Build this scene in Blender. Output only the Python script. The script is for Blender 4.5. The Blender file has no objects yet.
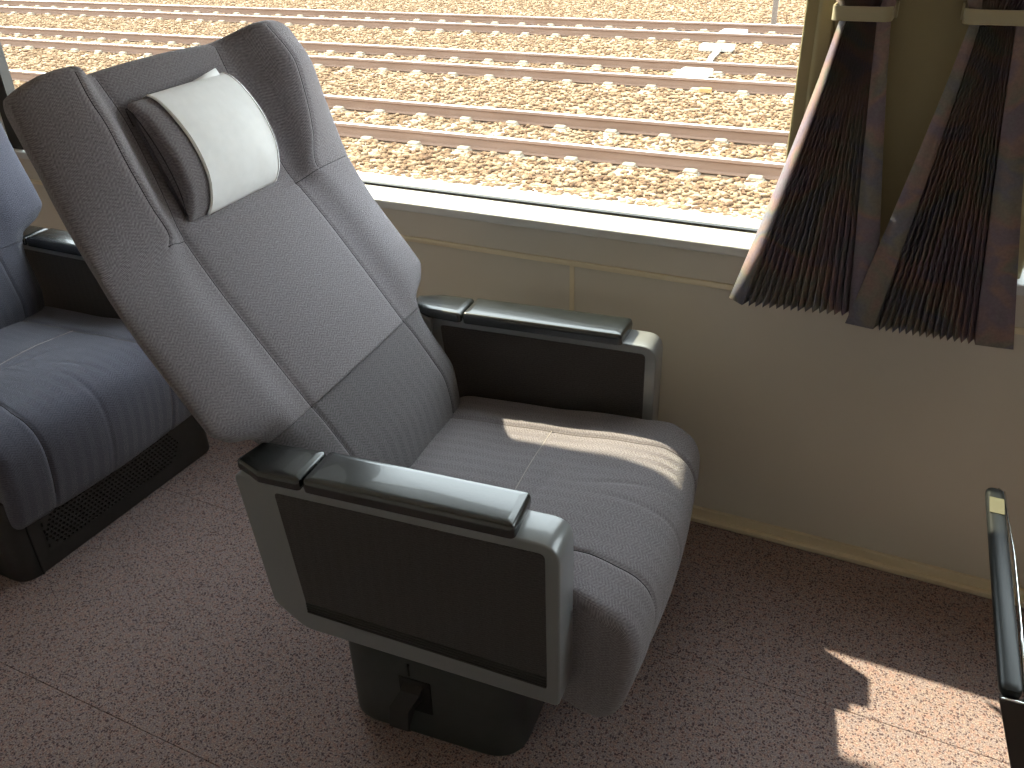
import bpy, bmesh, math, random
import numpy as np
from mathutils import Vector, Matrix
random.seed(4); RNG = np.random.default_rng(7)
S = bpy.context.scene
COL = S.collection
PI = math.pi

# ---------------------------------------------------------------- camera
cd = bpy.data.cameras.new('camera'); cam = bpy.data.objects.new('camera', cd); COL.objects.link(cam)
RX = (0.90150466, 0.19500203, -0.38634642)      # world axes seen in the camera (right, down, forward)
RY = (0.43185773, -0.46326968, 0.77387344)
RZ = (-0.02807569, -0.8644972, -0.50185291)
m = Matrix.Identity(4)
for r, a in enumerate((RX, RY, RZ)):
    m[r][0] = a[0]; m[r][1] = -a[1]; m[r][2] = -a[2]
m[0][3], m[1][3], m[2][3] = 0.0, -1.7985, 1.45
cam.matrix_world = m
cd.sensor_width = 36.0; cd.lens = 858.0 / 1024.0 * 36.0
cd.clip_start = 0.02; cd.clip_end = 400
S.camera = cam

# ---------------------------------------------------------------- light
w = bpy.data.worlds.new('sky'); S.world = w; w.use_nodes = True
bg = w.node_tree.nodes['Background']
bg.inputs[0].default_value = (0.84, 0.92, 1.0, 1); bg.inputs[1].default_value = 9.0
sl = bpy.data.lights.new('sun', 'SUN'); sl.energy = 30.0; sl.angle = math.radians(0.7); sl.color = (1.0, 0.88, 0.66)
sun = bpy.data.objects.new('sun', sl); COL.objects.link(sun)
sun.rotation_euler = Vector((0.97, -0.413, -1.0)).to_track_quat('-Z', 'Y').to_euler()
sun.location = (-4, 3, 6)
vs = S.view_settings
vs.view_transform = 'Standard'; vs.look = 'None'; vs.gamma = 1.0; vs.use_curve_mapping = False
vs.exposure = -0.42

# ---------------------------------------------------------------- materials
def newmat(name, color=(.5, .5, .5), rough=.5, metal=0., spec=.5, coat=0.):
    mt = bpy.data.materials.new(name); mt.use_nodes = True
    b = mt.node_tree.nodes['Principled BSDF']
    b.inputs['Base Color'].default_value = (*color, 1); b.inputs['Roughness'].default_value = rough
    b.inputs['Metallic'].default_value = metal; b.inputs['Specular IOR Level'].default_value = spec
    b.inputs['Coat Weight'].default_value = coat
    return mt
class NT:
    def __init__(s, mt): s.t = mt.node_tree; s.b = s.t.nodes['Principled BSDF']
    def n(s, typ, **kw):
        nd = s.t.nodes.new(typ)
        for k, v in kw.items():
            if k.startswith('i_'): nd.inputs[k[2:].replace('_', ' ')].default_value = v
            else: setattr(nd, k, v)
        return nd
    def l(s, a, b): s.t.links.new(a, b)
    def math(s, op, a, b=None, c=None):
        nd = s.n('ShaderNodeMath', operation=op)
        for i, x in enumerate((a, b, c)):
            if x is None: continue
            if isinstance(x, (int, float)): nd.inputs[i].default_value = x
            else: s.l(x, nd.inputs[i])
        return nd.outputs[0]
    def ramp(s, fac, stops):
        nd = s.n('ShaderNodeValToRGB'); e = nd.color_ramp.elements
        while len(e) < len(stops): e.new(.5)
        for x, (p, c) in zip(e, stops): x.position = p; x.color = (*c, 1)
        s.l(fac, nd.inputs[0]); return nd.outputs[0]
    def bump(s, h, strength, dist):
        nd = s.n('ShaderNodeBump'); nd.inputs['Strength'].default_value = strength; nd.inputs['Distance'].default_value = dist
        s.l(h, nd.inputs['Height']); s.l(nd.outputs[0], s.b.inputs['Normal'])

def fabric(name, c_lo, c_hi, scale=1.0, rough=.95, bumpd=.0009, slant=1.3):
    """woven herringbone upholstery: short diagonal dashes whose slant flips band by band"""
    mt = newmat(name, c_hi, rough, spec=.15); k = NT(mt)
    k.b.inputs['Sheen Weight'].default_value = .25; k.b.inputs['Sheen Roughness'].default_value = .5
    uv = k.n('ShaderNodeTexCoord').outputs['UV']
    sp = k.n('ShaderNodeSeparateXYZ'); k.l(uv, sp.inputs[0]); X, Y = sp.outputs[0], sp.outputs[1]
    band = k.math('PINGPONG', X, .015 * scale)
    ph = k.math('ADD', k.math('MULTIPLY', band, slant), Y)
    wv = k.math('SINE', k.math('MULTIPLY', ph, 2 * PI / (.0032 * scale)))
    br = k.math('SINE', k.math('MULTIPLY', k.math('SUBTRACT', Y, k.math('MULTIPLY', band, slant * -.46)), 2 * PI / (.0062 * scale)))
    h = k.math('ADD', k.math('MULTIPLY', wv, .6), k.math('MULTIPLY', br, .4))
    ns = k.n('ShaderNodeTexNoise', i_Scale=260.0, i_Detail=2.0); k.l(uv, ns.inputs['Vector'])
    f = k.math('ADD', k.math('MULTIPLY', h, .26), ns.outputs[0])
    col = k.ramp(f, [(.15, c_lo), (.85, c_hi)]); k.l(col, k.b.inputs['Base Color'])
    k.bump(h, .55, bumpd)
    return mt
def noisy(name, c1, c2, scale, rough=.5, bump=0., metal=0., spec=.5, detail=4., stretch=None):
    mt = newmat(name, c1, rough, metal, spec); k = NT(mt)
    tc = k.n('ShaderNodeTexCoord').outputs['Object']
    if stretch:
        mp = k.n('ShaderNodeMapping'); mp.inputs['Scale'].default_value = stretch; k.l(tc, mp.inputs[0]); tc = mp.outputs[0]
    ns = k.n('ShaderNodeTexNoise', i_Scale=float(scale), i_Detail=detail); k.l(tc, ns.inputs['Vector'])
    k.l(k.ramp(ns.outputs[0], [(.3, c1), (.7, c2)]), k.b.inputs['Base Color'])
    if bump: k.bump(ns.outputs[0], .5, bump)
    return mt

M = {}
M['fab'] = fabric('seat_fabric', (.120, .107, .116), (.290, .264, .284))
M['fab_dark'] = fabric('seat_fabric_lower', (.076, .069, .074), (.186, .172, .183))
M['fab_side'] = fabric('armrest_panel_fabric', (.028, .025, .025), (.072, .065, .065), scale=.8, slant=.5, bumpd=.0003)
M['fab_blue'] = fabric('rear_seat_fabric', (.058, .058, .078), (.145, .145, .19))
M['fab_blue_dark'] = fabric('rear_seat_fabric_lower', (.042, .042, .057), (.11, .11, .142))
M['seam'] = newmat('seam_thread', (.035, .033, .037), .9)
M['thread'] = newmat('pale_stitching', (.42, .38, .36), .9)
M['thread_dim'] = newmat('grey_stitching', (.20, .18, .18), .9)
M['cloth'] = noisy('white_headrest_cloth', (.90, .90, .90), (.94, .94, .94), 60, .85, .0002, spec=.2)
M['leather'] = newmat('black_vinyl', (.010, .012, .011), .24, spec=.9, coat=.35)
k = NT(M['leather']); ns = k.n('ShaderNodeTexNoise', i_Scale=420.0, i_Detail=2.0); k.l(k.n('ShaderNodeTexCoord').outputs['Object'], ns.inputs['Vector']); k.bump(ns.outputs[0], .12, .0006)
M['plastic'] = newmat('grey_painted_metal', (.20, .208, .212), .28, spec=.6, coat=.4)
M['bar_vinyl'] = newmat('dull_black_vinyl', (.010, .012, .012), .42, spec=.45)
M['plastic_dk'] = newmat('dark_ribbed_plastic', (.018, .017, .016), .5)
M['base'] = noisy('dark_grey_pedestal', (.035, .040, .038), (.042, .047, .045), 40, .45)
M['box'] = noisy('dark_seat_box', (.028, .027, .026), (.036, .034, .033), 50, .5)
M['black'] = newmat('black_recess', (.006, .006, .006), .8)
M['cream'] = noisy('cream_wall_panel', (.60, .56, .49), (.63, .585, .51), 3, .42, spec=.4)
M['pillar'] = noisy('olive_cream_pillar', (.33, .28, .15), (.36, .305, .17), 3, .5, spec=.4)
M['cream_tie'] = newmat('cream_plastic', (.42, .37, .24), .4)
M['sill'] = newmat('white_sill_enamel', (.62, .63, .62), .28, spec=.5)
M['alu'] = newmat('champagne_aluminium', (.74, .65, .48), .30, metal=.3)
M['gasket'] = newmat('black_rubber', (.01, .01, .01), .6)
M['chrome'] = newmat('chrome', (.75, .75, .74), .12, metal=1.)
M['bronze'] = newmat('dark_bronze_metal', (.075, .06, .05), .35, metal=.4)
M['pale_patch'] = newmat('pale_yellow_patch', (.12, .115, .075), .6, spec=.2)
M['ceiling'] = newmat('ceiling_white', (.78, .75, .70), .7)
M['exterior'] = newmat('train_exterior', (.55, .56, .58), .4)

def carpet():
    mt = newmat('speckled_carpet', (.2, .15, .14), 1.0, spec=.05); k = NT(mt)
    tc = k.n('ShaderNodeTexCoord').outputs['Object']
    n0 = k.n('ShaderNodeTexNoise', i_Scale=40.0, i_Detail=2.0); k.l(tc, n0.inputs['Vector'])
    mixv = k.n('ShaderNodeVectorMath', operation='SCALE'); k.l(n0.outputs['Color'], mixv.inputs[0]); mixv.inputs['Scale'].default_value = .018
    ad = k.n('ShaderNodeVectorMath', operation='ADD'); k.l(tc, ad.inputs[0]); k.l(mixv.outputs[0], ad.inputs[1])
    v = k.n('ShaderNodeTexVoronoi', i_Scale=190.0); k.l(ad.outputs[0], v.inputs['Vector'])
    sep = k.n('ShaderNodeSeparateColor'); k.l(v.outputs['Color'], sep.inputs[0])
    dark = k.math('MULTIPLY', k.math('LESS_THAN', v.outputs['Distance'], .42), k.math('GREATER_THAN', sep.outputs[0], .45))
    n1 = k.n('ShaderNodeTexNoise', i_Scale=330.0, i_Detail=3.0); k.l(tc, n1.inputs['Vector'])
    base = k.ramp(n1.outputs[0], [(.30, (.165, .120, .112)), (.5, (.30, .232, .212)), (.70, (.46, .375, .335))])
    pink = k.ramp(sep.outputs[1], [(.35, (.90, .92, 1.0)), (.55, (1, 1, 1)), (.85, (1.0, .86, .85))])
    mx = k.n('ShaderNodeMix', data_type='RGBA', blend_type='MULTIPLY'); mx.inputs[0].default_value = 1
    k.l(base, mx.inputs[6]); k.l(pink, mx.inputs[7])
    m2 = k.n('ShaderNodeMix', data_type='RGBA'); k.l(k.math('MULTIPLY', dark, .78), m2.inputs[0]); k.l(mx.outputs[2], m2.inputs[6]); m2.inputs[7].default_value = (.055, .035, .045, 1)
    k.l(m2.outputs[2], k.b.inputs['Base Color'])
    k.bump(n1.outputs[0], .6, .003)
    return mt
M['carpet'] = carpet()

def curtain_mat():
    mt = newmat('curtain_cloth', (.1, .08, .08), .9, spec=.1); k = NT(mt)
    tc = k.n('ShaderNodeTexCoord').outputs['Object']
    n0 = k.n('ShaderNodeTexNoise', i_Scale=9.0, i_Detail=3.0, i_Distortion=.6); k.l(tc, n0.inputs['Vector'])
    c = k.ramp(n0.outputs[0], [(.30, (.18, .18, .20)), (.42, (.20, .16, .20)), (.48, (.27, .19, .175)), (.55, (.21, .20, .175)), (.62, (.17, .17, .215)), (.74, (.25, .19, .175))])
    wv = k.n('ShaderNodeTexNoise', i_Scale=220.0, i_Detail=2.0); k.l(tc, wv.inputs['Vector'])
    g = k.ramp(wv.outputs[0], [(.3, (.9, .9, .9)), (.7, (1.08, 1.08, 1.08))])
    mx = k.n('ShaderNodeMix', data_type='RGBA', blend_type='MULTIPLY'); mx.inputs[0].default_value = 1
    k.l(c, mx.inputs[6]); k.l(g, mx.inputs[7]); k.l(mx.outputs[2], k.b.inputs['Base Color'])
    return mt
M['curtain'] = curtain_mat()

def glass_mat():
    mt = bpy.data.materials.new('window_glass'); mt.use_nodes = True; t = mt.node_tree; t.nodes.clear()
    o = t.nodes.new('ShaderNodeOutputMaterial'); tr = t.nodes.new('ShaderNodeBsdfTransparent'); gl = t.nodes.new('ShaderNodeBsdfGlossy')
    gl.inputs['Roughness'].default_value = .02; tr.inputs[0].default_value = (.94, .96, .94, 1)
    lw = t.nodes.new('ShaderNodeLayerWeight'); lw.inputs[0].default_value = .5; mx = t.nodes.new('ShaderNodeMixShader')
    pw = t.nodes.new('ShaderNodeMath'); pw.operation = 'POWER'; pw.inputs[1].default_value = 5.0; t.links.new(lw.outputs['Facing'], pw.inputs[0])
    fr = t.nodes.new('ShaderNodeMath'); fr.operation = 'MULTIPLY_ADD'; fr.inputs[1].default_value = .9; fr.inputs[2].default_value = .02; t.links.new(pw.outputs[0], fr.inputs[0])
    t.links.new(fr.outputs[0], mx.inputs[0]); t.links.new(tr.outputs[0], mx.inputs[1]); t.links.new(gl.outputs[0], mx.inputs[2]); t.links.new(mx.outputs[0], o.inputs[0])
    return mt
M['glass'] = glass_mat()
def blind_mat():
    mt = bpy.data.materials.new('translucent_blind'); mt.use_nodes = True; t = mt.node_tree; t.nodes.clear()
    o = t.nodes.new('ShaderNodeOutputMaterial'); a = t.nodes.new('ShaderNodeBsdfTranslucent'); b = t.nodes.new('ShaderNodeBsdfDiffuse')
    a.inputs[0].default_value = (.45, .44, .40, 1); b.inputs[0].default_value = (.6, .58, .52, 1)
    mx = t.nodes.new('ShaderNodeMixShader'); mx.inputs[0].default_value = .55
    t.links.new(a.outputs[0], mx.inputs[1]); t.links.new(b.outputs[0], mx.inputs[2]); t.links.new(mx.outputs[0], o.inputs[0])
    return mt
M['blind'] = blind_mat()
M['rail'] = noisy('rusty_rail_steel', (.175, .105, .070), (.215, .135, .095), 6, .6, spec=.4, stretch=(.2, 3, 3))
M['railtop'] = newmat('polished_rail_head', (.62, .60, .58), .3, metal=.8)
M['sleeper'] = noisy('concrete_sleeper', (.20, .165, .13), (.28, .235, .185), 8, .9, .004)
M['clip'] = noisy('rail_clip_pale', (.27, .225, .165), (.34, .29, .215), 20, .8)
M['path'] = noisy('pale_gravel_path', (.22, .18, .14), (.30, .25, .195), 12, .95, .01)
M['coil'] = newmat('white_ground_coil', (.50, .47, .42), .6)
M['orange'] = newmat('orange_paint', (.40, .24, .09), .7)
M['post'] = newmat('weathered_post', (.14, .11, .09), .8)
def ballast():
    mt = newmat('ballast_bed', (.4, .3, .2), .95, spec=.1); k = NT(mt)
    tc = k.n('ShaderNodeTexCoord').outputs['Object']
    v = k.n('ShaderNodeTexVoronoi', i_Scale=11.0); k.l(tc, v.inputs['Vector'])
    sep = k.n('ShaderNodeSeparateColor'); k.l(v.outputs['Color'], sep.inputs[0])
    n1 = k.n('ShaderNodeTexNoise', i_Scale=1.1, i_Detail=3.0); k.l(tc, n1.inputs['Vector'])
    f = k.math('ADD', k.math('MULTIPLY', sep.outputs[0], .6), k.math('MULTIPLY', n1.outputs[0], .5))
    k.l(k.ramp(f, [(.2, (.09, .055, .035)), (.5, (.17, .115, .075)), (.85, (.27, .20, .135))]), k.b.inputs['Base Color'])
    k.bump(k.math('MULTIPLY', v.outputs['Distance'], -1.0), .8, .04)
    return mt
M['ballast'] = ballast()
def stone_mat(name, a, b, c):
    mt = newmat(name, b, .95, spec=.1); k = NT(mt)
    tc = k.n('ShaderNodeTexCoord').outputs['Object']
    n = k.n('ShaderNodeTexNoise', i_Scale=7.0, i_Detail=2.0); k.l(tc, n.inputs['Vector'])
    k.l(k.ramp(n.outputs[0], [(.3, a), (.5, b), (.68, c)]), k.b.inputs['Base Color'])
    return mt
M['stone'] = stone_mat('ballast_stone', (.095, .055, .034), (.185, .120, .070), (.33, .25, .165))

# ---------------------------------------------------------------- helpers
def link(o, parent=None):
    COL.objects.link(o)
    if parent is not None: o.parent = parent
    return o
def tag(o, label, cat=None, group=None):
    o['label'] = label
    if cat: o['category'] = cat
    if group: o['group'] = group
    return o
def empty(name, loc=(0, 0, 0), rz=0, parent=None):
    o = bpy.data.objects.new(name, None); o.empty_display_size = .1; o.location = loc; o.rotation_euler = (0, 0, rz); return link(o, parent)
def mesh_obj(name, verts, faces, mat, parent=None, smooth=True, uv=None, angle=None):
    me = bpy.data.meshes.new(name); me.from_pydata([tuple(map(float, v)) for v in verts], [], faces); me.update()
    for x in (mat if isinstance(mat, (list, tuple)) else [mat]): me.materials.append(x)
    if uv is not None:
        ul = me.uv_layers.new(name='UVMap'); li = np.empty(len(me.loops), dtype=np.int32); me.loops.foreach_get('vertex_index', li)
        ul.data.foreach_set('uv', np.asarray(uv, dtype=np.float32)[li].ravel())
    bm = bmesh.new(); bm.from_mesh(me); bmesh.ops.recalc_face_normals(bm, faces=bm.faces); bm.to_mesh(me); bm.free()
    me.polygons.foreach_set('use_smooth', [smooth] * len(me.polygons))
    if smooth and angle is not None: me.set_sharp_from_angle(angle=math.radians(angle))
    return link(bpy.data.objects.new(name, me), parent)
def cap_uv(o):
    me = o.data; ul = me.uv_layers[0].data
    for p in me.polygons:
        if len(p.vertices) > 20:
            for li in p.loop_indices:
                co = me.vertices[me.loops[li].vertex_index].co; ul[li].uv = (co.x, co.z)
def bm_obj(name, bm, mat, parent=None, smooth=True, angle=35):
    bmesh.ops.recalc_face_normals(bm, faces=bm.faces)
    me = bpy.data.meshes.new(name); bm.to_mesh(me); bm.free()
    for x in (mat if isinstance(mat, (list, tuple)) else [mat]): me.materials.append(x)
    me.polygons.foreach_set('use_smooth', [smooth] * len(me.polygons))
    if smooth: me.set_sharp_from_angle(angle=math.radians(angle))
    return link(bpy.data.objects.new(name, me), parent)
def add_box(bm, lo, hi, bev=0., seg=3):
    r = bmesh.ops.create_cube(bm, size=1.0)
    vs_ = r['verts']
    for v in vs_:
        v.co = Vector([lo[i] + (v.co[i] + .5) * (hi[i] - lo[i]) for i in range(3)])
    if bev:
        es = {e for v in vs_ for e in v.link_edges}
        bmesh.ops.bevel(bm, geom=list(es), offset=bev, segments=seg, profile=.5, affect='EDGES')
def box(name, lo, hi, mat, parent=None, bev=0., seg=3):
    bm = bmesh.new(); add_box(bm, lo, hi, bev, seg); return bm_obj(name, bm, mat, parent)
def struct(o): o['kind'] = 'structure'; return o
def rounded_poly(pts, radii, seg=6):
    """2D polygon with filleted corners"""
    out = []; n = len(pts)
    for i in range(n):
        p = Vector(pts[i]); a = Vector(pts[i - 1]); b = Vector(pts[(i + 1) % n]); r = radii[i] if isinstance(radii, (list, tuple)) else radii
        if r <= 0: out.append(tuple(p)); continue
        da = (a - p).normalized(); db = (b - p).normalized(); ang = da.angle(db)
        t = r / math.tan(ang / 2); t = min(t, .49 * (a - p).length, .49 * (b - p).length)
        s0 = p + da * t; s1 = p + db * t
        for j in range(seg + 1):
            q = j / seg; out.append(tuple((1 - q) ** 2 * s0 + 2 * q * (1 - q) * p + q * q * s1))
    return out
def offset_poly(pts, d):
    P = np.array(pts); A = np.roll(P, 1, 0); B = np.roll(P, -1, 0)
    e1 = P - A; e2 = B - P
    L1 = np.linalg.norm(e1, axis=1, keepdims=True); L2 = np.linalg.norm(e2, axis=1, keepdims=True)
    e1 = e1 / np.maximum(L1, 1e-9); e2 = e2 / np.maximum(L2, 1e-9)
    t = e1 + e2; t /= np.maximum(np.linalg.norm(t, axis=1, keepdims=True), 1e-9)
    area = 0.5 * np.sum(P[:, 0] * B[:, 1] - B[:, 0] * P[:, 1]); sg = 1 if area > 0 else -1
    nrm = np.stack([-t[:, 1], t[:, 0]], 1) * sg     # inward
    return P + nrm * d
def slab(name, pts, d0, d1, axis, mat, parent=None, bev=.004, seg=3, uvs=False):
    """extrude a 2D outline between d0 and d1 along axis with rounded rims. axis 'y': outline is (x,z)"""
    def to3(p, d):
        return {'y': (p[0], d, p[1]), 'x': (d, p[0], p[1]), 'z': (p[0], p[1], d)}[axis]
    rings = []; s = 1 if d1 > d0 else -1
    for j in range(seg + 1):
        a = PI / 2 * j / seg; rings.append((offset_poly(pts, bev * (1 - math.sin(a))) if bev else np.array(pts), d0 + s * bev * (1 - math.cos(a))))
    for j in range(seg, -1, -1):
        a = PI / 2 * j / seg; rings.append((offset_poly(pts, bev * (1 - math.sin(a))) if bev else np.array(pts), d1 - s * bev * (1 - math.cos(a))))
    if not bev: rings = [rings[0], rings[-1]]
    n = len(pts); V = []; F = []
    for P, d in rings: V += [to3(p, d) for p in P]
    for r in range(len(rings) - 1):
        for i in range(n):
            j = (i + 1) % n; F.append((r * n + i, r * n + j, (r + 1) * n + j, (r + 1) * n + i))
    F.append(tuple(range(n))); F.append(tuple(range((len(rings) - 1) * n, len(rings) * n)))
    uv = None
    if uvs:
        Va = np.array(V); uv = Va[:, [0, 2]] if axis == 'y' else (Va[:, [1, 2]] if axis == 'x' else Va[:, [0, 1]])
    return mesh_obj(name, V, F, mat, parent, True, uv, angle=40)
def tube(name, pts, r, mat, parent=None, seg=6):
    P = [Vector(p) for p in pts]; V = []; F = []
    for i, p in enumerate(P):
        t = (P[min(i + 1, len(P) - 1)] - P[max(i - 1, 0)]).normalized()
        a = t.cross(Vector((0, 0, 1)));
        if a.length < .05: a = t.cross(Vector((0, 1, 0)))
        a.normalize(); b = t.cross(a)
        for j in range(seg):
            an = 2 * PI * j / seg; V.append(p + (a * math.cos(an) + b * math.sin(an)) * r)
    for i in range(len(P) - 1):
        for j in range(seg):
            k2 = (j + 1) % seg; F.append((i * seg + j, i * seg + k2, (i + 1) * seg + k2, (i + 1) * seg + j))
    F.append(tuple(range(seg))); F.append(tuple(range((len(P) - 1) * seg, len(P) * seg)))
    return mesh_obj(name, V, F, mat, parent)
def pchip(x, y, xi):
    x = np.asarray(x, float); y = np.asarray(y, float); h = np.diff(x); d = np.diff(y) / h; mm = np.zeros_like(y)
    for i in range(1, len(x) - 1):
        if d[i - 1] * d[i] > 0:
            w1 = 2 * h[i] + h[i - 1]; w2 = h[i] + 2 * h[i - 1]; mm[i] = (w1 + w2) / (w1 / d[i - 1] + w2 / d[i])
    mm[0] = d[0]; mm[-1] = d[-1]
    xi = np.clip(np.asarray(xi, float), x[0], x[-1]); i = np.clip(np.searchsorted(x, xi, side='right') - 1, 0, len(h) - 1)
    t = (xi - x[i]) / h[i]; hh = h[i]
    return ((1 + 2 * t) * (1 - t) ** 2) * y[i] + t * (1 - t) ** 2 * hh * mm[i] + t * t * (3 - 2 * t) * y[i + 1] + t * t * (t - 1) * hh * mm[i + 1]
def catmull(pts, n, closed=True):
    P = np.array(pts, float); N = len(P); out = []
    rng = N if closed else N - 1
    for i in range(rng):
        p0, p1, p2, p3 = (P[(i - 1) % N], P[i], P[(i + 1) % N], P[(i + 2) % N]) if closed else (P[max(i - 1, 0)], P[i], P[i + 1], P[min(i + 2, N - 1)])
        for t in np.linspace(0, 1, 24, endpoint=False):
            out.append(.5 * ((2 * p1) + (-p0 + p2) * t + (2 * p0 - 5 * p1 + 4 * p2 - p3) * t * t + (-p0 + 3 * p1 - 3 * p2 + p3) * t ** 3))
    out.append(P[0] if closed else P[-1]); out = np.array(out)
    L = np.r_[0, np.cumsum(np.linalg.norm(np.diff(out, axis=0), axis=1))]
    q = np.linspace(0, L[-1], n + 1 if closed else n)
    r = np.stack([np.interp(q, L, out[:, c]) for c in range(P.shape[1])], 1)
    return r[:-1] if closed else r
def copy_tree(o, parent=None):
    c = o.copy(); COL.objects.link(c); c.parent = parent
    for ch in [x for x in COL.objects if x.parent == o]: copy_tree(ch, c)
    return c

# ================================================================ THE CAR BODY
SILL = -.02
def fl(name, lo, hi, mat, parent=None): return box(name, lo, hi, mat, parent)
floor = struct(box('floor', (-6, -2.8, -.08), (4, .0, -.006), M['black']))
ys = [-2.8, -2.355, -1.73, -1.105, -.48, -.012]
for i in range(len(ys) - 1):
    box('carpet_strip', (-6, ys[i] + .0004, -.006), (4, ys[i + 1] - .0004, 0), M['carpet'], floor, bev=.0010, seg=1)
struct(box('ceiling', (-6, -2.8, 2.15), (4, .1, 2.2), M['ceiling']))
struct(box('wall_front', (4, -2.8, -.08), (4.05, .1, 2.2), M['cream']))
struct(box('wall_rear', (-6.05, -2.8, -.08), (-6, .1, 2.2), M['cream']))
# aisle-side wall out of view; window band filled in to keep light out
wl = bmesh.new()
add_box(wl, (-6, -2.9, -.08), (4, -2.8, .85)); add_box(wl, (-6, -2.9, 1.5), (4, -2.8, 2.2))
add_box(wl, (-6, -2.9, .85), (4, -2.84, 1.5))
struct(bm_obj('wall_left', wl, M['cream']))

W1 = (-2.67, -.262); W2 = (.205, 2.6); W3 = (-5.5, -3.1); TOP = 1.80; ZG = .778
wall = struct(empty('wall_right'))
lo_ = box('lower_panel', (-.725 + .006, 0, .0), (1.9, .02, .658), M['cream'], wall)
box('lower_panel', (-3.3, 0, .0), (-.725 - .006, .02, .658), M['cream'], wall)
box('lower_panel', (-6, 0, .0), (-3.31, .02, .658), M['cream'], wall)
box('lower_panel', (1.91, 0, .0), (4, .02, .658), M['cream'], wall)
box('joint_strip', (-.725 - .006, -.003, .03), (-.725 + .006, .02, .66), M['alu'], wall, bev=.001, seg=1)
box('sill_panel', (-6, -.004, .668), (4, .02, .745), M['cream'], wall)
box('wall_core', (-6, .02, -.5), (4, .062, .76), M['exterior'], wall)
box('header_panel', (-6, 0, TOP), (4, .12, 2.15), M['cream'], wall)
for a, b in ((W3[1], W1[0]), (W1[1], W2[0]), (-6, W3[0]), (W2[1], 4)):
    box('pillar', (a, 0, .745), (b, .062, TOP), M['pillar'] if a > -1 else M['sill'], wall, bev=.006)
struct(box('trim_1', (-6, -.010, .655), (4, .004, .669), M['alu'], bev=.003, seg=2))
bmx = bmesh.new(); add_box(bmx, (-6, -.012, .0), (4, .0, .036), .002, 2); add_box(bmx, (-6, -.026, .0), (4, -.010, .014), .003, 2)
struct(bm_obj('baseboard_right', bmx, M['alu']))

def make_window(name, x0, x1):
    t = struct(empty(name, (0, 0, 0)))
    # sill : gently sloping top, rounded nose, short face
    prof = rounded_poly([(.06, ZG), (SILL, .762), (SILL, .741), (.0, .738), (.06, .738)], [0, .006, .004, 0, 0], 4)
    slab('window_sill', prof, x0 - .02, x1 + .02, 'x', M['sill'], t, bev=0)
    box('glass_pane', (x0 + .002, .052, ZG), (x1 - .002, .056, TOP), M['glass'], t)
    g = bmesh.new()
    add_box(g, (x0, .046, ZG), (x1, .060, ZG + .0025)); add_box(g, (x0, .046, ZG), (x0 + .006, .06, TOP)); add_box(g, (x1 - .006, .046, ZG), (x1, .06, TOP))
    
    bm_obj('gasket', g, M['gasket'], t)
    # jamb lining with a soft nose towards the room
    for xa, s in ((x0, 1), (x1, -1)):
        if name == 'window_1' and s == 1:
            slab('window_jamb', [(xa, .058), (xa + .018, .058), (xa + .06, -.004), (xa, -.004)], .76, TOP, 'z', M['gasket'], t, bev=0); continue
        pf = rounded_poly([(xa + s * .004, .046), (xa - s * .030, -.010), (xa - s * .055, -.010), (xa - s * .055, .046)], [0, .008, .003, 0], 4)
        slab('window_jamb', pf, .76, TOP, 'z', M['pillar'], t, bev=0)
    box('window_head', (x0, -.01, TOP - .02), (x1, .05, TOP), M['sill'], t, bev=.004)
    return t
make_window('window_1', *W1); make_window('window_2', *W2); make_window('window_3', *W3)
for i, (wn, (a, b)) in enumerate((('first', W1), ('second', W2), ('third', W3))):
    r = empty('roller_blind', ((a + b) / 2, .030, 1.53))
    tag(r, ['cream roller blind pulled partly down in the large window beside the reclined seat', 'cream roller blind pulled partly down in the window at the right edge', 'cream roller blind in the window behind the rear seat'][i], 'blind', 'roller blinds')
    hw_ = (b - a) / 2 - .012
    box('blind_cloth', (-hw_, -.0006, 0), (hw_, .0006, .26), M['blind'], r)
    box('bottom_rail', (-hw_, -.006, -.016), (hw_, .006, .002), M['cream_tie'], r, bev=.003)

# ================================================================ THE SEATS
# ---- backrest: (s, v, n) = along the back, across, out of its front face
ST = np.array([-.07, 0, .08, .18, .235, .265, .30, .45, .56, .60, .65, .72, .80, .88])
TB = np.array([  # n0,   vi,   ni,    vr,   nr,    vo,   no,    vb,   nb,   nback
    [-.085, .187, -.085, .235, -.090, .262, -.110, .22, -.140, -.145],
    [-.030, .187, -.030, .240, -.040, .275, -.075, .24, -.115, -.130],
    [ .000, .187,  .000, .245, -.008, .285, -.050, .24, -.105, -.125],
    [ .004, .187,  .003, .245, -.004, .288, -.045, .24, -.100, -.120],
    [ .003, .187,  .000, .255,  .004, .305, -.035, .25, -.095, -.118],
    [ .002, .187,  .000, .270,  .010, .365, -.022, .29, -.085, -.115],
    [ .002, .187,  .000, .280,  .013, .392, -.014, .325,-.078, -.115],
    [ .001, .186,  .000, .280,  .014, .386, -.012, .325,-.075, -.115],
    [ .001, .180,  .000, .265,  .018, .382,  .000, .325,-.066, -.110],
    [ .002, .174,  .001, .232,  .034, .380,  .010, .325,-.058, -.105],
    [ .012, .166,  .011, .250,  .062, .380,  .024, .325,-.045, -.097],
    [ .028, .157,  .026, .264,  .094, .379,  .046, .325,-.025, -.085],
    [ .045, .151,  .042, .270,  .120, .378,  .070, .325, .000, -.065],
    [ .060, .158,  .056, .255,  .122, .366,  .082, .320, .012, -.035]])
def back_tab(s): return [pchip(ST, TB[:, c], s) for c in range(10)]
def front_point(s, v):
    """n of the centre panel at (s, v), |v| <= vi"""
    T = back_tab(np.array([s])); n0, vi, ni = T[0][0], T[1][0], T[2][0]
    q = min(abs(v) / vi, 1); return ni + (n0 - ni) * (1 - q * q) + .006 * (1 - q * q)
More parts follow.
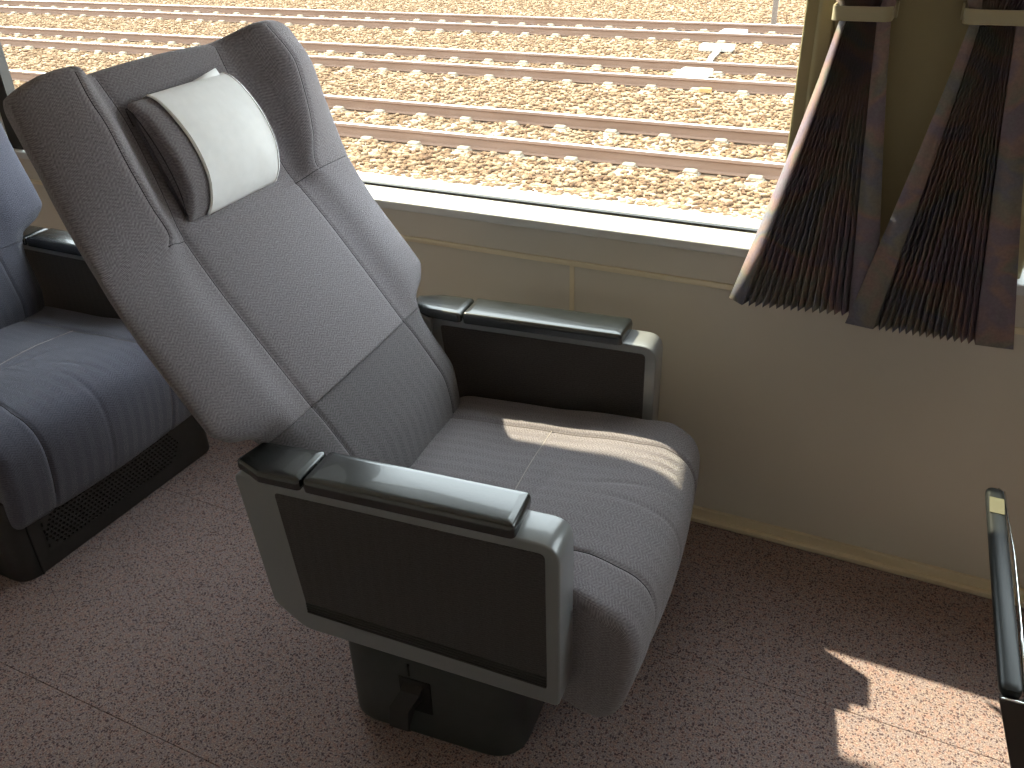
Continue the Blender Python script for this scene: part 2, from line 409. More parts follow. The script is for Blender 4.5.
def back_grid(s0, s1, nrow, cap=False):
    tf = np.linspace(0, 3, 78); tb = np.linspace(3, 5, 20)[1:]
    t = np.concatenate([tf, tb]); half = len(t)
    ss = list(np.linspace(s0, s1, nrow)); caps = [0.] * nrow
    if cap:
        for a in np.linspace(0, PI / 2, 12)[1:]: ss.append(s1 + .026 * math.sin(a)); caps.append(a)
    rows = []
    for s, a in zip(ss, caps):
        T = [float(x[0]) for x in back_tab(np.array([min(s, .88)]))]
        n0, vi, ni, vr, nr, vo, no, vb, nb, nk = T
        V = pchip([0, 1, 2, 3, 4, 5], [0, vi, vr, vo, vb, 0], t); N = pchip([0, 1, 2, 3, 4, 5], [n0, ni, nr, no, nb, nk], t)
        fr = t <= 1.0
        N[fr] = ni + (n0 - ni) * (1 - t[fr] ** 2) + .006 * (1 - (V[fr] / vi) ** 2)
        # seams pressed into the padding
        front = t < 3
        N -= .0030 * np.exp(-((V - vi) / .0040) ** 2) * front * (s > -.02)
        if s > .585: N -= .0028 * np.exp(-((V - vr) / .004) ** 2) * front
        N -= .0022 * math.exp(-((s - .585) / .005) ** 2) * (t < 3)
        N += .004 * (t < 1) * (.5 - .5 * math.tanh((s - .585) / .01)) * (1 - np.clip(t, 0, 1) ** 4) * (s > .218)
        N -= .0010 * math.exp(-((s - .218) / .003) ** 2) * front
        sv = np.full_like(V, s)
        # rounded outer top corners
        drop = (np.clip((V - .28) / .10, 0, 1) ** 2.0 * .026 + .008 * np.clip(V / .25, 0, 1) ** 2) * np.clip((min(s, .91) - .70) / .2, 0, 1) ** 1.5
        sv = sv - drop
        if a > 0:
            c = 1 - math.cos(a); mid = (np.interp(V, [0, vi, vr, vo], [n0, ni, nr - .03, no - .01]) + np.interp(V, [0, vb, vo], [nk, nb, no - .02])) / 2
            N = N + (mid - N) * c * .92; V = V * (1 - .022 * c)
        rows.append(np.stack([sv, V, N], 1))
    R = np.array(rows)                                   # rows, half, 3
    L = R[:, 1:-1][:, ::-1].copy(); L[:, :, 1] *= -1
    G = np.concatenate([R, L], 1)                        # closed loop, starts at front centre going +v
    return G
BACK = [0., 0.]
def back_to_xyz(p, rho):
    s, v, n = p[..., 0], p[..., 1], p[..., 2]
    return np.stack([-.21 + BACK[0] - s * math.sin(rho) + n * math.cos(rho), v, .45 + BACK[1] + s * math.cos(rho) + n * math.sin(rho)], -1)
def grid_to_obj(name, G, rho, mat, parent, cap0=True, cap1=True):
    nr, nc = G.shape[:2]; X = back_to_xyz(G, rho)
    d = np.linalg.norm(np.diff(X, axis=1, append=X[:, :1]), axis=2); u = np.concatenate([np.zeros((nr, 1)), np.cumsum(d, 1)[:, :-1]], 1)
    mid = nr // 2
    U = np.repeat(u[mid:mid + 1], nr, 0)
    # herringbone bands stay centred on both sides
    h = nc // 2 + 1
    tot = U[0, -1] + d[mid, -1]; U = np.where(U > tot / 2, tot - U, U)
    uv = np.stack([U, G[..., 0]], -1).reshape(-1, 2)
    V = X.reshape(-1, 3); F = []
    for r in range(nr - 1):
        for c in range(nc):
            e = (c + 1) % nc; F.append((r * nc + c, r * nc + e, (r + 1) * nc + e, (r + 1) * nc + c))
    if cap0: F.append(tuple(range(nc)))
    if cap1:
        # close the top with a strip between mirrored front and back points
        b = (nr - 1) * nc; k0 = 77
        top = list(range(b, b + nc))
        F.append(tuple(top))
    return mesh_obj(name, V, F, mat, parent, True, uv)
def seam_line(name, pts, rho, parent, mat, r=.0007):
    return tube(name, back_to_xyz(np.array(pts), rho), r, mat, parent, 5)

def build_back(root, rho, fab, fabd):
    g1 = back_grid(.2185, .873, 190, True); g0 = back_grid(-.07, .2175, 80)
    b = grid_to_obj('backrest', g1, rho, fab, root)
    l = grid_to_obj('lumbar_panel', g0, rho, fabd, root)
    l['label'] = 'darker lower panel of the backrest'
    G = np.concatenate([g0, g1], 0); nr = G.shape[0]
    nfull = len(g0) + 190
    tt = np.linspace(0, 3, 78)
    for sgn in (1, -1):
        # panel seam (t=1) and wing ridge seam (t=2)
        i1 = 26; i2 = int(np.argmin(abs(tt - 2)))
        pts = [(G[r, i1][0], sgn * G[r, i1][1], G[r, i1][2] + .0002) for r in range(12, nfull + 4, 3)]
        seam_line('seam', pts, rho, b, M['seam'])
        pts = [(G[r, i2][0], sgn * G[r, i2][1], G[r, i2][2] + .0003) for r in range(nr) if G[r, 0][0] > .588 and r < nfull + 6][::3]
        base = G[[r for r in range(nr) if G[r, 0][0] > .586][0]]
        seam_line('seam', pts, rho, b, M['seam'])
        r0 = [r for r in range(nr) if G[r, 0][0] > .585][0]
        pts = [(G[r0, c][0], sgn * G[r0, c][1], G[r0, c][2] + .0004) for c in range(26, 72 if sgn > 0 else i2 + 1)]
        seam_line('seam', pts, rho, b, M['seam'])
    return b

def build_pillow(root, rho, fab):
    # D-shaped bolster lying on the head panel
    s0, s1 = .618, .838; n0, n1 = .004, .056
    ds, dn = s1 - s0, n1 - n0; L = math.hypot(ds, dn); e = (ds / L, dn / L); o = (-e[1], e[0])
    prof = catmull([(0, .002), (-.003, .013), (.018, .034), (.060, .054), (.12, .058), (.178, .044), (.214, .024), (.212, .004), (.11, -.003)], 72); prof = prof * np.array([.94, 1.])
    def P(a, b, v): return (s0 + e[0] * a + o[0] * b, v - .010, n0 + e[1] * a + o[1] * b)
    vs_ = []
    HW = .141
    for j in range(9):
        a = PI / 2 * j / 8; vs_.append((-HW + .010 * (1 - math.cos(a)), .012 * (1 - math.sin(a))))
    vs_ = [(-HW + .012 * (1 - math.cos(PI / 2 * j / 8)), .012 * (1 - math.sin(PI / 2 * j / 8))) for j in range(9)]
    mid = [(v, 0) for v in np.linspace(-HW + .02, HW - .02, 24)]
    vs_ = vs_ + mid + [(-v, d) for v, d in vs_[::-1]]
    V = []; UV = []; n = len(prof)
    Lc = np.r_[0, np.cumsum(np.linalg.norm(np.diff(prof, axis=0), axis=1))]
    for v, d in vs_:
        Q = offset_poly(prof, d)
        swell = 1 - .10 * (v / HW) ** 2
        for i, q in enumerate(Q):
            V.append(P(q[0], q[1] * swell, v)); UV.append((v, Lc[i]))
    F = []
    for r in range(len(vs_) - 1):
        for i in range(n):
            j = (i + 1) % n; F.append((r * n + i, r * n + j, (r + 1) * n + j, (r + 1) * n + i))
    m0 = len(vs_)
    F.append(tuple(range(n))); F.append(tuple(range((m0 - 1) * n, m0 * n)))
    # ends use their own uv so the weave does not smear: add centre fans
    pil = mesh_obj('headrest_pillow', back_to_xyz(np.array(V), rho), F, fab, root, True, UV, angle=50); cap_uv(pil)
    # piping around the left end and a seam down the end cap
    for sg in (-1, 1):
        end = [P(q[0] * .94 + .006, q[1] * .42 + .002, sg * (HW + .0004)) for q in prof[4:46]]
        seam_line('piping', end, rho, pil, M['seam'], .0009)
    # white cloth draped around the front
    rng = prof[2:50]; out = offset_poly(prof, -.0022)[2:52]
    V = []; F = []; v0, v1 = -.094, .124; nv = 30
    for iv in range(nv + 1):
        v = v0 + (v1 - v0) * iv / nv
        sw = 1 - .10 * (v / HW) ** 2
        for i, q in enumerate(out):
            wob = .0005 * math.sin(i * .22 + 1.5 * math.sin(iv * .25)) + .0002 * math.sin(iv * .5 + i * .2)
            V.append(P(q[0], q[1] * sw + wob, v))
    k2 = len(out)
    for iv in range(nv):
        for i in range(k2 - 1): F.append((iv * k2 + i, iv * k2 + i + 1, (iv + 1) * k2 + i + 1, (iv + 1) * k2 + i))
    c = mesh_obj('headrest_cloth', back_to_xyz(np.array(V), rho), F, M['cloth'], root, True)
    sm = c.modifiers.new('thickness', 'SOLIDIFY'); sm.thickness = .0018; sm.offset = 1
    c['label'] = 'white cloth cover wrapped over the headrest pillow'
    for v in (v0 + .004, v1 - .004):
        sw = 1 - .10 * (v / HW) ** 2
        tube('hem', back_to_xyz(np.array([P(q[0], q[1] * sw + .001, v) for q in offset_poly(prof, -.0040)[2:52]]), rho), .0010, M['cloth'], c, 5)
    # loose corner of the cloth standing up behind the pillow top
    tr = [P(.198, .014, .03), P(.198, .016, .112), P(.222, .022, .098), P(.212, .018, .03)]
    V = [*tr]; fl_ = mesh_obj('cloth_corner', back_to_xyz(np.array(V), rho), [(0, 1, 2, 3)], M['cloth'], c)
    sm = fl_.modifiers.new('thickness', 'SOLIDIFY'); sm.thickness = .0015

def build_cushion(root, fab):
    prof = catmull([(-.27, .24), (-.285, .32), (-.26, .388), (-.18, .402), (-.05, .406), (.08, .413), (.18, .418), (.245, .411), (.292, .384), (.312, .340), (.310, .28), (.298, .215), (.276, .155), (.240, .136), (.195, .134), (.13, .165), (.05, .215), (-.06, .23), (-.17, .23)], 190)
    Lc = np.r_[0, np.cumsum(np.linalg.norm(np.diff(prof, axis=0), axis=1))]
    R_ = .022
    ends = [(R_ * (1 - math.cos(PI / 2 * j / 8)), R_ * (1 - math.sin(PI / 2 * j / 8))) for j in range(9)]
    HW = .292
    st = [(-HW + a, d) for a, d in ends] + [(v, 0) for v in np.linspace(-HW + R_ + .004, HW - R_ - .004, 130)] + [(HW - a, d) for a, d in ends[::-1]]
    # arclength param where seams cross
    itop = np.where((prof[:, 1] > .38) & (prof[:, 0] > -.2) & (prof[:, 0] < .25))[0]
    def deform(q, v):
        u, w_ = q; k_ = np.clip((u - .10) / .2, 0, 1); top = np.clip((w_ - .32) / .075, 0, 1)
        x = 1 - (v / HW) ** 2
        front = np.clip((u - .17) / .1, 0, 1)
        d = 0.
        g = 0.
        for vsn in (-.19, .175): g += math.exp(-((v - vsn) / .0045) ** 2)
        grv = .0055 * g * max(top, front)
        mid = .003 * math.exp(-((v + .03) / .006) ** 2) * np.clip((u - .15) / .08, 0, 1)
        grv += mid
        if w_ > .36: grv += .0022 * math.exp(-((u - .008) / .004) ** 2) * (-.19 < v < .175)
        # soft pillowing between seams and a few sitting creases
        pl_ = .0045 * (abs(math.sin((v + .19) / .365 * PI)) if -.19 < v < .175 else .6)
        cre = .0018 * math.sin(26 * v + 9 * u) * math.sin(31 * u - 7 * v + 1) * top
        cre -= .0030 * math.exp(-((u - .05 - .25 * (v + .05)) / .010) ** 2) * math.exp(-((v + .02) / .07) ** 2) * top
        cre -= .0035 * math.exp(-((v - .02 - .25 * (u - .2)) / .006) ** 2) * math.exp(-((u - .2) / .06) ** 2) * top
        out = pl_ + cre - grv
        a = top * (1 - .7 * front); b = front
        uu = u + .020 * x * k_ + out * b * .9
        ww = w_ + .012 * x * top + out * max(a, .25 * top)
        vv = v * (1 + .055 * np.clip((u - .195) / .05, 0, 1))
        return (uu, vv, ww)
    V = []; UV = []; n = len(prof)
    for v, d in st:
        Q = offset_poly(prof, d) if d else prof
        for i, q in enumerate(Q): V.append(deform(q, v)); UV.append((v, Lc[i]))
    F = []
    for r in range(len(st) - 1):
        for i in range(n):
            j = (i + 1) % n; F.append((r * n + i, r * n + j, (r + 1) * n + j, (r + 1) * n + i))
    F.append(tuple(range(n))); F.append(tuple(range((len(st) - 1) * n, len(st) * n)))
    c = mesh_obj('seat_cushion', V, F, fab, root, True, UV, angle=60)
    cap_uv(c)
    # stitch lines
    def line(v, u0, u1, zmin, mat, r=.0010):
        idx = [i for i in range(n) if prof[i][1] > zmin and u0 < prof[i][0] < u1 and (prof[i][1] > .37 or prof[i][0] > .24)]
        pts = [deform(prof[i], v) for i in idx]
        tube('stitching', [(p[0], p[1], p[2] + .0004) for p in pts], r, mat, c, 5)
    line(.175, -.24, .5, .20, M['thread_dim']); line(-.19, -.24, .5, .20, M['seam'])
    P_ = []
    ip = min(range(n), key=lambda i: abs(prof[i][0] - .008) + (9 if prof[i][1] < .36 else 0))
    for v in np.linspace(-.19, .175, 40): P_.append(deform(prof[ip], v))
    tube('stitching', [(p[0], p[1], p[2] + .0006) for p in P_], .0009, M['thread'], c, 5)
    return c

def build_arm(root, sg):
    """sg=-1 near (aisle) side, +1 window side; outer face at |v|=.375"""
    vo, vi_ = .375, .300
    P0 = [(-.385, .592), (.204, .588), (.203, .235), (-.298, .253), (-.358, .303)]
    out = rounded_poly(P0, [.012, .038, .012, .055, .03], 9)
    arm = slab('armrest_body', out, sg * vi_, sg * vo, 'y', M['plastic'], root, bev=.004)
    inset = rounded_poly([(-.306, .570), (.180, .570), (.181, .276), (-.283, .300)], [.008, .012, .004, .004], 4)
    for a, b, nm in ((vo - .002, vo + .0015, 'side_panel'), (vi_ + .002, vi_ - .0015, 'side_panel')):
        slab(nm, inset, sg * a, sg * b, 'y', M['fab_side'], arm, bev=.001, seg=1, uvs=True)
    # dark ribbed strip along the foot of the outer panel
    for q in range(4):
        z0 = .3035 + q * .0066; V = []
        st_ = box('ribbed_strip', (-.284, min(sg * vo, sg * (vo + .004)), 0), (.1805, max(sg * vo, sg * (vo + .004)), .0052), M['plastic_dk'], arm, bev=.0012, seg=1)
        for v in st_.data.vertices: v.co.z += z0 - .024 * ((v.co.x + .276) / .453) - .003
    # pads
    def pad(pts, z0, z1):
        bm = bmesh.new(); shr = lambda d: rounded_poly([tuple(map(float, q)) for q in offset_poly(pts, d)], max(.010 - d, .002), 4); n = len(shr(0))
        lv = [(0, 0.), (.5, -.002), (.72, -.001), (.88, .0015), (.96, .004), (1., .0075)]
        rings = []
        for f, d in lv:
            Q = shr(d); rings.append([bm.verts.new((q[0], q[1], z0 + (z1 - z0) * f)) for q in Q])
        Q = shr(.020); rings.append([bm.verts.new((q[0], q[1], z1 + .0012)) for q in Q])
        for a, b in zip(rings, rings[1:]):
            for i in range(n): bm.faces.new((a[i], a[(i + 1) % n], b[(i + 1) % n], b[i]))
        bm.faces.new(rings[0]); bm.faces.new(rings[-1])
        return bm
    y0, y1 = .287, .379
    f = pad([(-.243, sg * y0), (.128, sg * y0), (.132, sg * y1), (-.243, sg * y1)], .589, .614)
    p = bm_obj('armrest_pad', f, M['leather'], arm, angle=60); p['label'] = 'long glossy black armrest pad'
    r = pad([(-.375, sg * (y0 + .008)), (-.249, sg * y0), (-.249, sg * y1), (-.330, sg * y1), (-.388, sg * (y1 - .022))], .589, .611)
    p = bm_obj('rear_pad', r, M['leather'], arm, angle=60); p['label'] = 'short black pad at the back end of the armrest'
    return arm

def build_bracket(root, sg):
    pr = rounded_poly([(-.43, .50), (-.36, .60), (-.32, .585), (-.34, .47)], .012, 4)
    slab('hinge_bracket', pr, sg * .285, sg * .298, 'y', M['plastic'], root, bev=.003)

ROOT_MAIN = empty('reclining_seat', (-.62, -.53, 0), math.radians(5))
tag(ROOT_MAIN, 'grey herringbone reclined train seat on a pedestal with a white headrest cloth', 'seat')
rho = math.radians(36)
build_back(ROOT_MAIN, rho, M['fab'], M['fab_dark'])
build_pillow(ROOT_MAIN, rho, M['fab'])
cush = build_cushion(ROOT_MAIN, M['fab'])
arms = [build_arm(ROOT_MAIN, -1), build_arm(ROOT_MAIN, 1)]
arms[0]['label'] = 'aisle side armrest'; arms[1]['label'] = 'window side armrest'
for sg in (-1, 1): build_bracket(ROOT_MAIN, sg)
box('seat_pan', (-.26, -.296, .20), (.20, .296, .245), M['box'], ROOT_MAIN, bev=.01)
# pedestal with its pedal slot
def rrect(x0, x1, y0, y1, r, seg=8): return rounded_poly([(x0, y0), (x1, y0), (x1, y1), (x0, y1)], r, seg)
ped = slab('pedestal', rrect(-.262, .112, -.345, .300, .075), 0.0, .242, 'z', M['base'], ROOT_MAIN, bev=.004)
box('panel_joint', (.110, -.20, .01), (.1135, .2, .235), M['black'], ped)
pk = box('pedal_recess', (-.128, -.3470, .072), (-.062, -.3440, .158), M['black'], ped, bev=.001)
bm = bmesh.new()
pp = [(-.345, .146), (-.362, .138), (-.376, .100), (-.384, .055), (-.378, .050), (-.368, .088), (-.356, .116), (-.345, .122)]
lv = []
for x in (-.138, -.098): lv.append([bm.verts.new((x + (.02 if q[1] > .1 else 0), q[0], q[1])) for q in pp])
for i in range(len(pp)):
    j = (i + 1) % len(pp); bm.faces.new((lv[0][i], lv[0][j], lv[1][j], lv[1][i]))
bm.faces.new(lv[0]); bm.faces.new(lv[1])
p = bm_obj('rotation_pedal', bm, M['plastic_dk'], ped)
box('slot', (-.106, -.3465, .165), (-.103, -.3445, .195), M['black'], ped)

# ---- rear seat (not rotated, more upright, on a closed box)
ROOT_REAR = empty('train_seat', (-2.06, -.585, 0), 0)
tag(ROOT_REAR, 'blue grey train seat behind the reclined one, on a closed dark box', 'seat')
rho2 = math.radians(16); BACK[:] = [.035, -.05]
build_back(ROOT_REAR, rho2, M['fab_blue'], M['fab_blue_dark'])
build_pillow(ROOT_REAR, rho2, M['fab_blue'])
c2 = copy_tree(cush, ROOT_REAR)
c2.data = c2.data.copy(); c2.data.materials[0] = M['fab_blue']
for a in arms: copy_tree(a, ROOT_REAR)
bx = slab('seat_box', rrect(-.30, .275, -.330, .330, .05), 0.0, .235, 'z', M['box'], ROOT_REAR, bev=.004)
# perforated grille on the front of the box: real holes, cell by cell
def grille(parent, x, y0, y1, z0, z1, pitch, rh, slant=0.):
    V = []; F = []
    nz = int((z1 - z0) / (pitch * .87)); ny = int((y1 - y0) / pitch)
    zc, R0 = (z0 + z1) / 2, (z1 - z0) / 2
    for r in range(nz):
        for c in range(ny):
            cy = y0 + (c + .5 + .5 * (r % 2)) * pitch; cz = z0 + (r + .5) * pitch * .87
            hy, hz = pitch / 2, pitch * .87 / 2
            yy = min(max(cy, y0 + R0), y1 - R0); inside = math.hypot(cy - yy, cz - zc) < R0 - .003
            corners = [(-hy, -hz), (0, -hz), (hy, -hz), (hy, 0), (hy, hz), (0, hz), (-hy, hz), (-hy, 0)]
            b = len(V)
            V += [(x, cy + a, cz + d) for a, d in corners]
            if not inside: F.append(tuple(range(b, b + 8))); continue
            for a, d in corners:
                q = math.hypot(a, d); V.append((x, cy + a / q * rh, cz + d / q * rh))
            for a, d in corners:
                q = math.hypot(a, d); V.append((x - .004, cy + a / q * rh, cz + d / q * rh))
            for i in range(8):
                j = (i + 1) % 8; F.append((b + i, b + j, b + 8 + j, b + 8 + i)); F.append((b + 8 + i, b + 8 + j, b + 16 + j, b + 16 + i))
    return mesh_obj('vent_grille', V, F, M['box'], parent, False)
box('grille_backing', (.2752, -.245, .052), (.2762, .195, .147), M['black'], bx)
g = grille(bx, .2808, -.250, .20, .050, .150, .0125, .0042)
g['kind'] = 'stuff'; g['label'] = 'perforated vent grille'
box('panel_joint', (.265, -.283, .0), (.2768, -.280, .235), M['black'], bx)

# ---- black bar at the right edge
bar = empty('padded_bar', (.31, -.74, 0))
tag(bar, 'black padded bar with chrome trim on a dark plate at the right edge', 'bar')
def rel(p): return (p[0] - .31, p[1] + .74, p[2])
bp = [(.2165 + .011, -.285, .45), (.2285, -.30, .4505), (.2555, -.755, .4505), (.2555, -.768, .449)]
A, B = Vector(rel((.2315, -.262, .448))), Vector(rel((.2515, -.765, .448)))
V = []; F = []; seg = 16; steps = [0, .006, .015, .03, .5, .975, .99, 1.0]; rr = [.35, .8, .96, 1, 1, 1, .9, .7]
d = (B - A).normalized(); side = Vector((d.y, -d.x, 0)) * -1
for t_, r_ in zip(steps, rr):
    c = A.lerp(B, t_)
    for j in range(seg):
        an = 2 * PI * j / seg; ca, sa = math.cos(an), math.sin(an)
        V.append(c + side * (.0155 * r_ * np.sign(ca) * abs(ca) ** .7) + Vector((0, 0, .011 * r_ * np.sign(sa) * abs(sa) ** .7)))
for i in range(len(steps) - 1):
    for j in range(seg):
        k2 = (j + 1) % seg; F.append((i * seg + j, i * seg + k2, (i + 1) * seg + k2, (i + 1) * seg + j))
F.append(tuple(range(seg))); F.append(tuple(range((len(steps) - 1) * seg, len(steps) * seg)))
mesh_obj('bar_pad', V, F, M['bar_vinyl'], bar, True, angle=60)
box('pale_patch', (-.0125, -.024, 0), (.0115, .024, .0006), M['pale_patch'], bar).location = A.lerp(B, .125) + Vector((0, 0, .0112))  # pale yellowish rectangle lying on top of the bar pad
tube('chrome_trim', [A + Vector((.006, .004, .004)), A + Vector((.0165, -.004, .004)), A + Vector((.019, -.04, .002)), A.lerp(B, .35) + Vector((.023, 0, 0)), A.lerp(B, .7) + Vector((.022, 0, 0)), B + Vector((.0185, .0, -.002))], .0022, M['chrome'], bar, 8)
pl_ = rounded_poly([(-.073, .441), (.12, .441), (.16, .02), (.075, .02)], [.006, .02, .02, .02], 4)
slab('support_plate', pl_, -.031, -.018, 'y', M['bronze'], bar, bev=.003)
tube('plate_edge', [(-.070, -.032, .4425), (-.058, -.032, .4445), (-.040, -.031, .4445)], .0022, M['chrome'], bar, 8)
box('foot', (.07, -.05, .0), (.17, .0, .022), M['bronze'], bar, bev=.004)

# ================================================================ CURTAINS
def curtain(label, B5, T5, U5, nple, tie, bow=.0):
    """each of B5/T5/U5 : x0, xa, xb, x1 (hem | pleats | hem), y_back, depth, z at x0, z at x1"""
    root = empty('pleated_curtain', ((T5[0] + T5[3]) / 2, -.05, 0)); ox, oy = root.location.x, root.location.y
    tag(root, label, 'curtain')
    def plan(e):
        x0, xa, xb, x1, yb, dp, z0, z1, yh = e; P = []
        zz = lambda x: z0 + (z1 - z0) * (x - x0) / (x1 - x0)
        def add(x, y, dz=0): P.append((x - ox, y - oy, zz(x) + dz))
        add(x0, yh); add((x0 + xa) / 2, (yh + yb - dp) / 2); add(xa, yb - dp)
        for i in range(1, nple * 2):
            f = i / (nple * 2); x = xa + (xb - xa) * f
            add(x + (.22 * (xb - xa) / nple if i % 2 else 0), yb - (0 if i % 2 else dp), 0.003 if i % 2 else -.001)
        add(xb, yb - dp); add((xb + x1) / 2, yb - dp * .92); add(x1, yb - dp * .8)
        return np.array(P)
    B, T, U = plan(B5), plan(T5), plan(U5)
    rows = []
    for f in np.linspace(0, 1, 6):
        g = f ** (1 + bow); rows.append(B + (T - B) * np.array([1 - (1 - f) ** (1 + bow), f, f]))
    for f in np.linspace(0, 1, 10)[1:]: rows.append(T + (U - T) * np.array([f ** .6, f, f]))
    G = np.array(rows); nr, nc = G.shape[:2]
    i0, i1 = 2, nc - 3
    def piece(nm, c0, c1):
        H = G[:, c0:c1 + 1]; a, b = H.shape[:2]
        F = [(r * b + c, r * b + c + 1, (r + 1) * b + c + 1, (r + 1) * b + c) for r in range(a - 1) for c in range(b - 1)]
        o = mesh_obj(nm, H.reshape(-1, 3), F, M['curtain'], root, True, angle=25)
        sm = o.modifiers.new('thickness', 'SOLIDIFY'); sm.thickness = .0016; sm.offset = 0
        return o
    pz = piece('pleats', i0, i1); pz.data.polygons.foreach_set('use_smooth', [False] * len(pz.data.polygons))
    piece('hem_panel', 0, i0); piece('hem_panel', i1, nc - 1)
    # the cream band that gathers it (its own object: a tieback fixed to the pillar)
    return root
# first curtain, left of the pillar; second on its right
curtain('pleated dark curtain with sunlit left hem, at the right end of the large window',
        (-.331, -.297, -.082, -.030, -.080, .018, .664, .682, -.066), (-.192, -.178, -.128, -.106, -.058, .010, 1.235, 1.235, -.026), (-.31, -.25, -.10, -.08, -.046, .012, 1.66, 1.66, -.012), 15, None, .12)
curtain('pleated dark curtain nearest the right edge, its left hem overlapping the other',
        (-.087, -.034, .150, .214, -.098, .019, .667, .670, -.108), (.020, .034, .088, .116, -.058, .010, 1.235, 1.235, -.060), (-.06, .0, .15, .18, -.046, .012, 1.66, 1.66, -.05), 15, None, .10)
def tieback(x0, x1, label):
    t = empty('curtain_tieback', ((x0 + x1) / 2, -.045, 1.24)); tag(t, label, 'tieback', 'cream bands holding the curtains')
    a = (x1 - x0) / 2; pts = rounded_poly([(-a, .045), (-a, -.036), (a, -.036), (a, .045)], [0, .02, .02, 0], 6); pts2 = [(p[0] * (a - .003) / a, p[1] + (.003 if p[1] < .04 else 0)) for p in pts]
    V = []; F = []; n = len(pts)
    for z in (-.012, .012):
        for p in pts: V.append((p[0], p[1], z))
    for z in (-.012, .012):
        for p in pts2: V.append((p[0], p[1], z))
    for i in range(n - 1):
        F += [(i, i + 1, n + i + 1, n + i), (2 * n + i, 2 * n + i + 1, 3 * n + i + 1, 3 * n + i), (i, i + 1, 2 * n + i + 1, 2 * n + i), (n + i, n + i + 1, 3 * n + i + 1, 3 * n + i)]
    for c in (0, n - 1): F.append((c, n + c, 3 * n + c, 2 * n + c))
    mesh_obj('band', V, F, M['cream_tie'], t, True, angle=40)
    for s in (-1, 1): box('mount', (s * a - .004, .036, -.014), (s * a + .004, .045, .014), M['cream_tie'], t, bev=.002)
tieback(-.205, -.104, 'cream plastic tieback band around the left curtain')
tieback(.006, .124, 'cream plastic tieback band around the right curtain')

# ================================================================ OUTSIDE
ZR = -1.10
struct(box('ground', (-60, .3, -1.6), (30, 70, -1.275), M['ballast']))
struct(box('path', (-60, 3.0, -1.40), (30, 6.2, -1.262), M['path']))
def rail_mesh(x0, x1):
    pf = rounded_poly([(-.032, 0), (.032, 0), (.034, -.035), (.010, -.050), (.008, -.135), (.062, -.150), (.062, -.160), (-.062, -.160), (-.062, -.150), (-.008, -.135), (-.010, -.050), (-.034, -.035)], [.006, .006] + [0] * 10, 2)
    n = len(pf); V = [(x0, p[0], p[1]) for p in pf] + [(x1, p[0], p[1]) for p in pf]
    F = [(i, (i + 1) % n, n + (i + 1) % n, n + i) for i in range(n)] + [tuple(range(n)), tuple(range(n, 2 * n))]
    me = bpy.data.meshes.new('rail'); me.from_pydata(V, [], F); me.materials.append(M['rail']); me.materials.append(M['railtop'])
    for p in me.polygons:
        if all(me.vertices[i].co.z > -.004 for i in p.vertices): p.material_index = 1
    return me
sbm = bmesh.new(); add_box(sbm, (-.11, -1.15, -.17), (.11, 1.15, 0), .015, 1); sme = bpy.data.meshes.new('sleeper'); sbm.to_mesh(sme); sbm.free(); sme.materials.append(M['sleeper'])
cbm = bmesh.new(); add_box(cbm, (-.07, -.145, 0), (.07, -.05, .045), .010, 1); add_box(cbm, (-.07, .05, 0), (.07, .145, .045), .010, 1); add_box(cbm, (-.09, -.17, -.002), (.09, .17, .012), .003, 1)
cme = bpy.data.meshes.new('rail_clip'); cbm.to_mesh(cme); cbm.free(); cme.materials.append(M['clip'])
TR = [(7.95, -13.5, 5.5, 'nearest railway track outside the window'), (12.05, -21.5, 6., 'second railway track outside, in the middle'), (16.45, -27., 6., 'farthest railway track at the top of the window')]
G = .665
for yc, xa, xb, lab in TR:
    t = empty('railway_track', ((xa + xb) / 2, yc, ZR - .172)); tag(t, lab, 'track', 'railway tracks outside')
    rm = rail_mesh(xa - 6 - t.location.x, xb + 4 - t.location.x)
    for s in (-1, 1):
        r = link(bpy.data.objects.new('rail', rm), t); r.location = (0, s * G, .172)
    x = -5.03 - .69 * round((-5.03 - xa) / .69)
    if yc > 10: x += .33
    while x < xb:
        s_ = link(bpy.data.objects.new('sleeper', sme), t); s_.location = (x - t.location.x, 0, .006)
        for q in (-1, 1):
            c = link(bpy.data.objects.new('rail_clip', cme), s_); c.location = (0, q * G, .0)
        x += .69
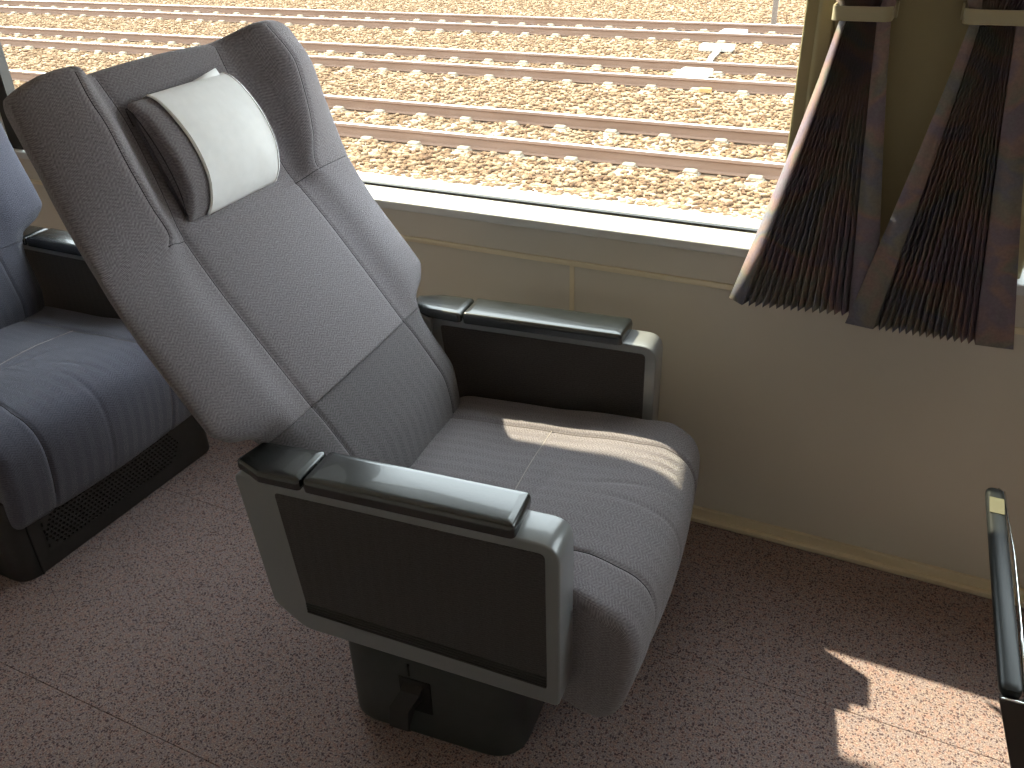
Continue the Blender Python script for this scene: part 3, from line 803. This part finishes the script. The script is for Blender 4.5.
# loose stones of the ballast: nobody could count them
def stones(n, name):
    ico = bmesh.new(); bmesh.ops.create_icosphere(ico, subdivisions=1, radius=1); bv_ = np.array([v.co[:] for v in ico.verts]); bf = np.array([[v.index for v in f.verts] for f in ico.faces]); ico.free()
    y = 6.0 + RNG.random(n) ** 1.15 * 17; x = -(RNG.random(n) * (y * 1.55 + 8.2)) * 1.0 + .12 * (-y) + 7.0
    ok = np.ones(n, bool)
    for yc, *_ in TR:
        for s in (-1, 1): ok &= abs(y - (yc + s * G)) > .10
    x, y = x[ok], y[ok]; n = len(x)
    r = .016 + .022 * RNG.random(n)
    sc = np.stack([r * (0.8 + .9 * RNG.random(n)), r * (0.7 + .5 * RNG.random(n)), r * (.55 + .3 * RNG.random(n))], 1)
    an = RNG.random(n) * 2 * PI; ca, sa = np.cos(an), np.sin(an)
    P = bv_[None] * sc[:, None] * (1 + .35 * (RNG.random((n, len(bv_), 1)) - .5))
    X = P[..., 0] * ca[:, None] - P[..., 1] * sa[:, None] + x[:, None]; Y = P[..., 0] * sa[:, None] + P[..., 1] * ca[:, None] + y[:, None]; Z = P[..., 2] - 1.275 + .012
    V = np.stack([X, Y, Z], -1).reshape(-1, 3).astype(np.float32); F = (bf[None] + (np.arange(n) * len(bv_))[:, None, None]).reshape(-1, 3).astype(np.int32)
    me = bpy.data.meshes.new(name); me.vertices.add(len(V)); me.vertices.foreach_set('co', V.ravel())
    me.loops.add(F.size); me.loops.foreach_set('vertex_index', F.ravel()); me.polygons.add(len(F))
    me.polygons.foreach_set('loop_start', np.arange(len(F), dtype=np.int32) * 3); me.polygons.foreach_set('loop_total', np.full(len(F), 3, dtype=np.int32))
    me.update(calc_edges=True); me.materials.append(M['stone'])
    o = link(bpy.data.objects.new(name, me)); o['kind'] = 'stuff'; tag(o, 'sunlit tan ballast stones strewn between the tracks', 'gravel'); return o
stones(82000, 'ballast_stones')
# track equipment
def coil(x, y, lab):
    t = empty('ground_coil', (x, y, -1.262)); tag(t, lab, 'trackside equipment')
    box('cover', (-.24, -.30, .03), (.24, .30, .13), M['coil'], t, bev=.02, seg=2); box('mount', (-.16, -.36, 0), (.16, .36, .035), M['post'], t, bev=.005, seg=1)
coil(-3.95, 16.3, 'white ground plate between the rails of the farthest track')
coil(-3.58, 12.1, 'white ground plate between the rails of the middle track')
t = empty('cable_pipe', (-3.75, 14.0, -1.25)); tag(t, 'pale cable pipe crossing between the middle and farthest tracks', 'pipe')
tube('pipe', [(.16, -1.0, .03), (.02, -.2, .035), (-.05, .65, .03)], .05, M['coil'], t, 8); box('junction_box', (-.42, .6, 0), (.18, .9, .10), M['coil'], t, bev=.01, seg=2)
o = box('rail_marker', (-3.24, 11.14, -1.262), (-3.06, 11.22, -1.19), M['orange'], None, bev=.01, seg=1); tag(o, 'small orange marker beside the middle track', 'marker')
t = empty('track_post', (-3.50, 18.1, -1.275)); tag(t, 'slim dark post beyond the farthest track', 'post')
box('shaft', (-.05, -.05, 0), (.05, .05, 1.3), M['post'], t, bev=.008, seg=1); box('foot', (-.14, -.14, 0), (.14, .14, .05), M['sleeper'], t, bev=.01, seg=1)
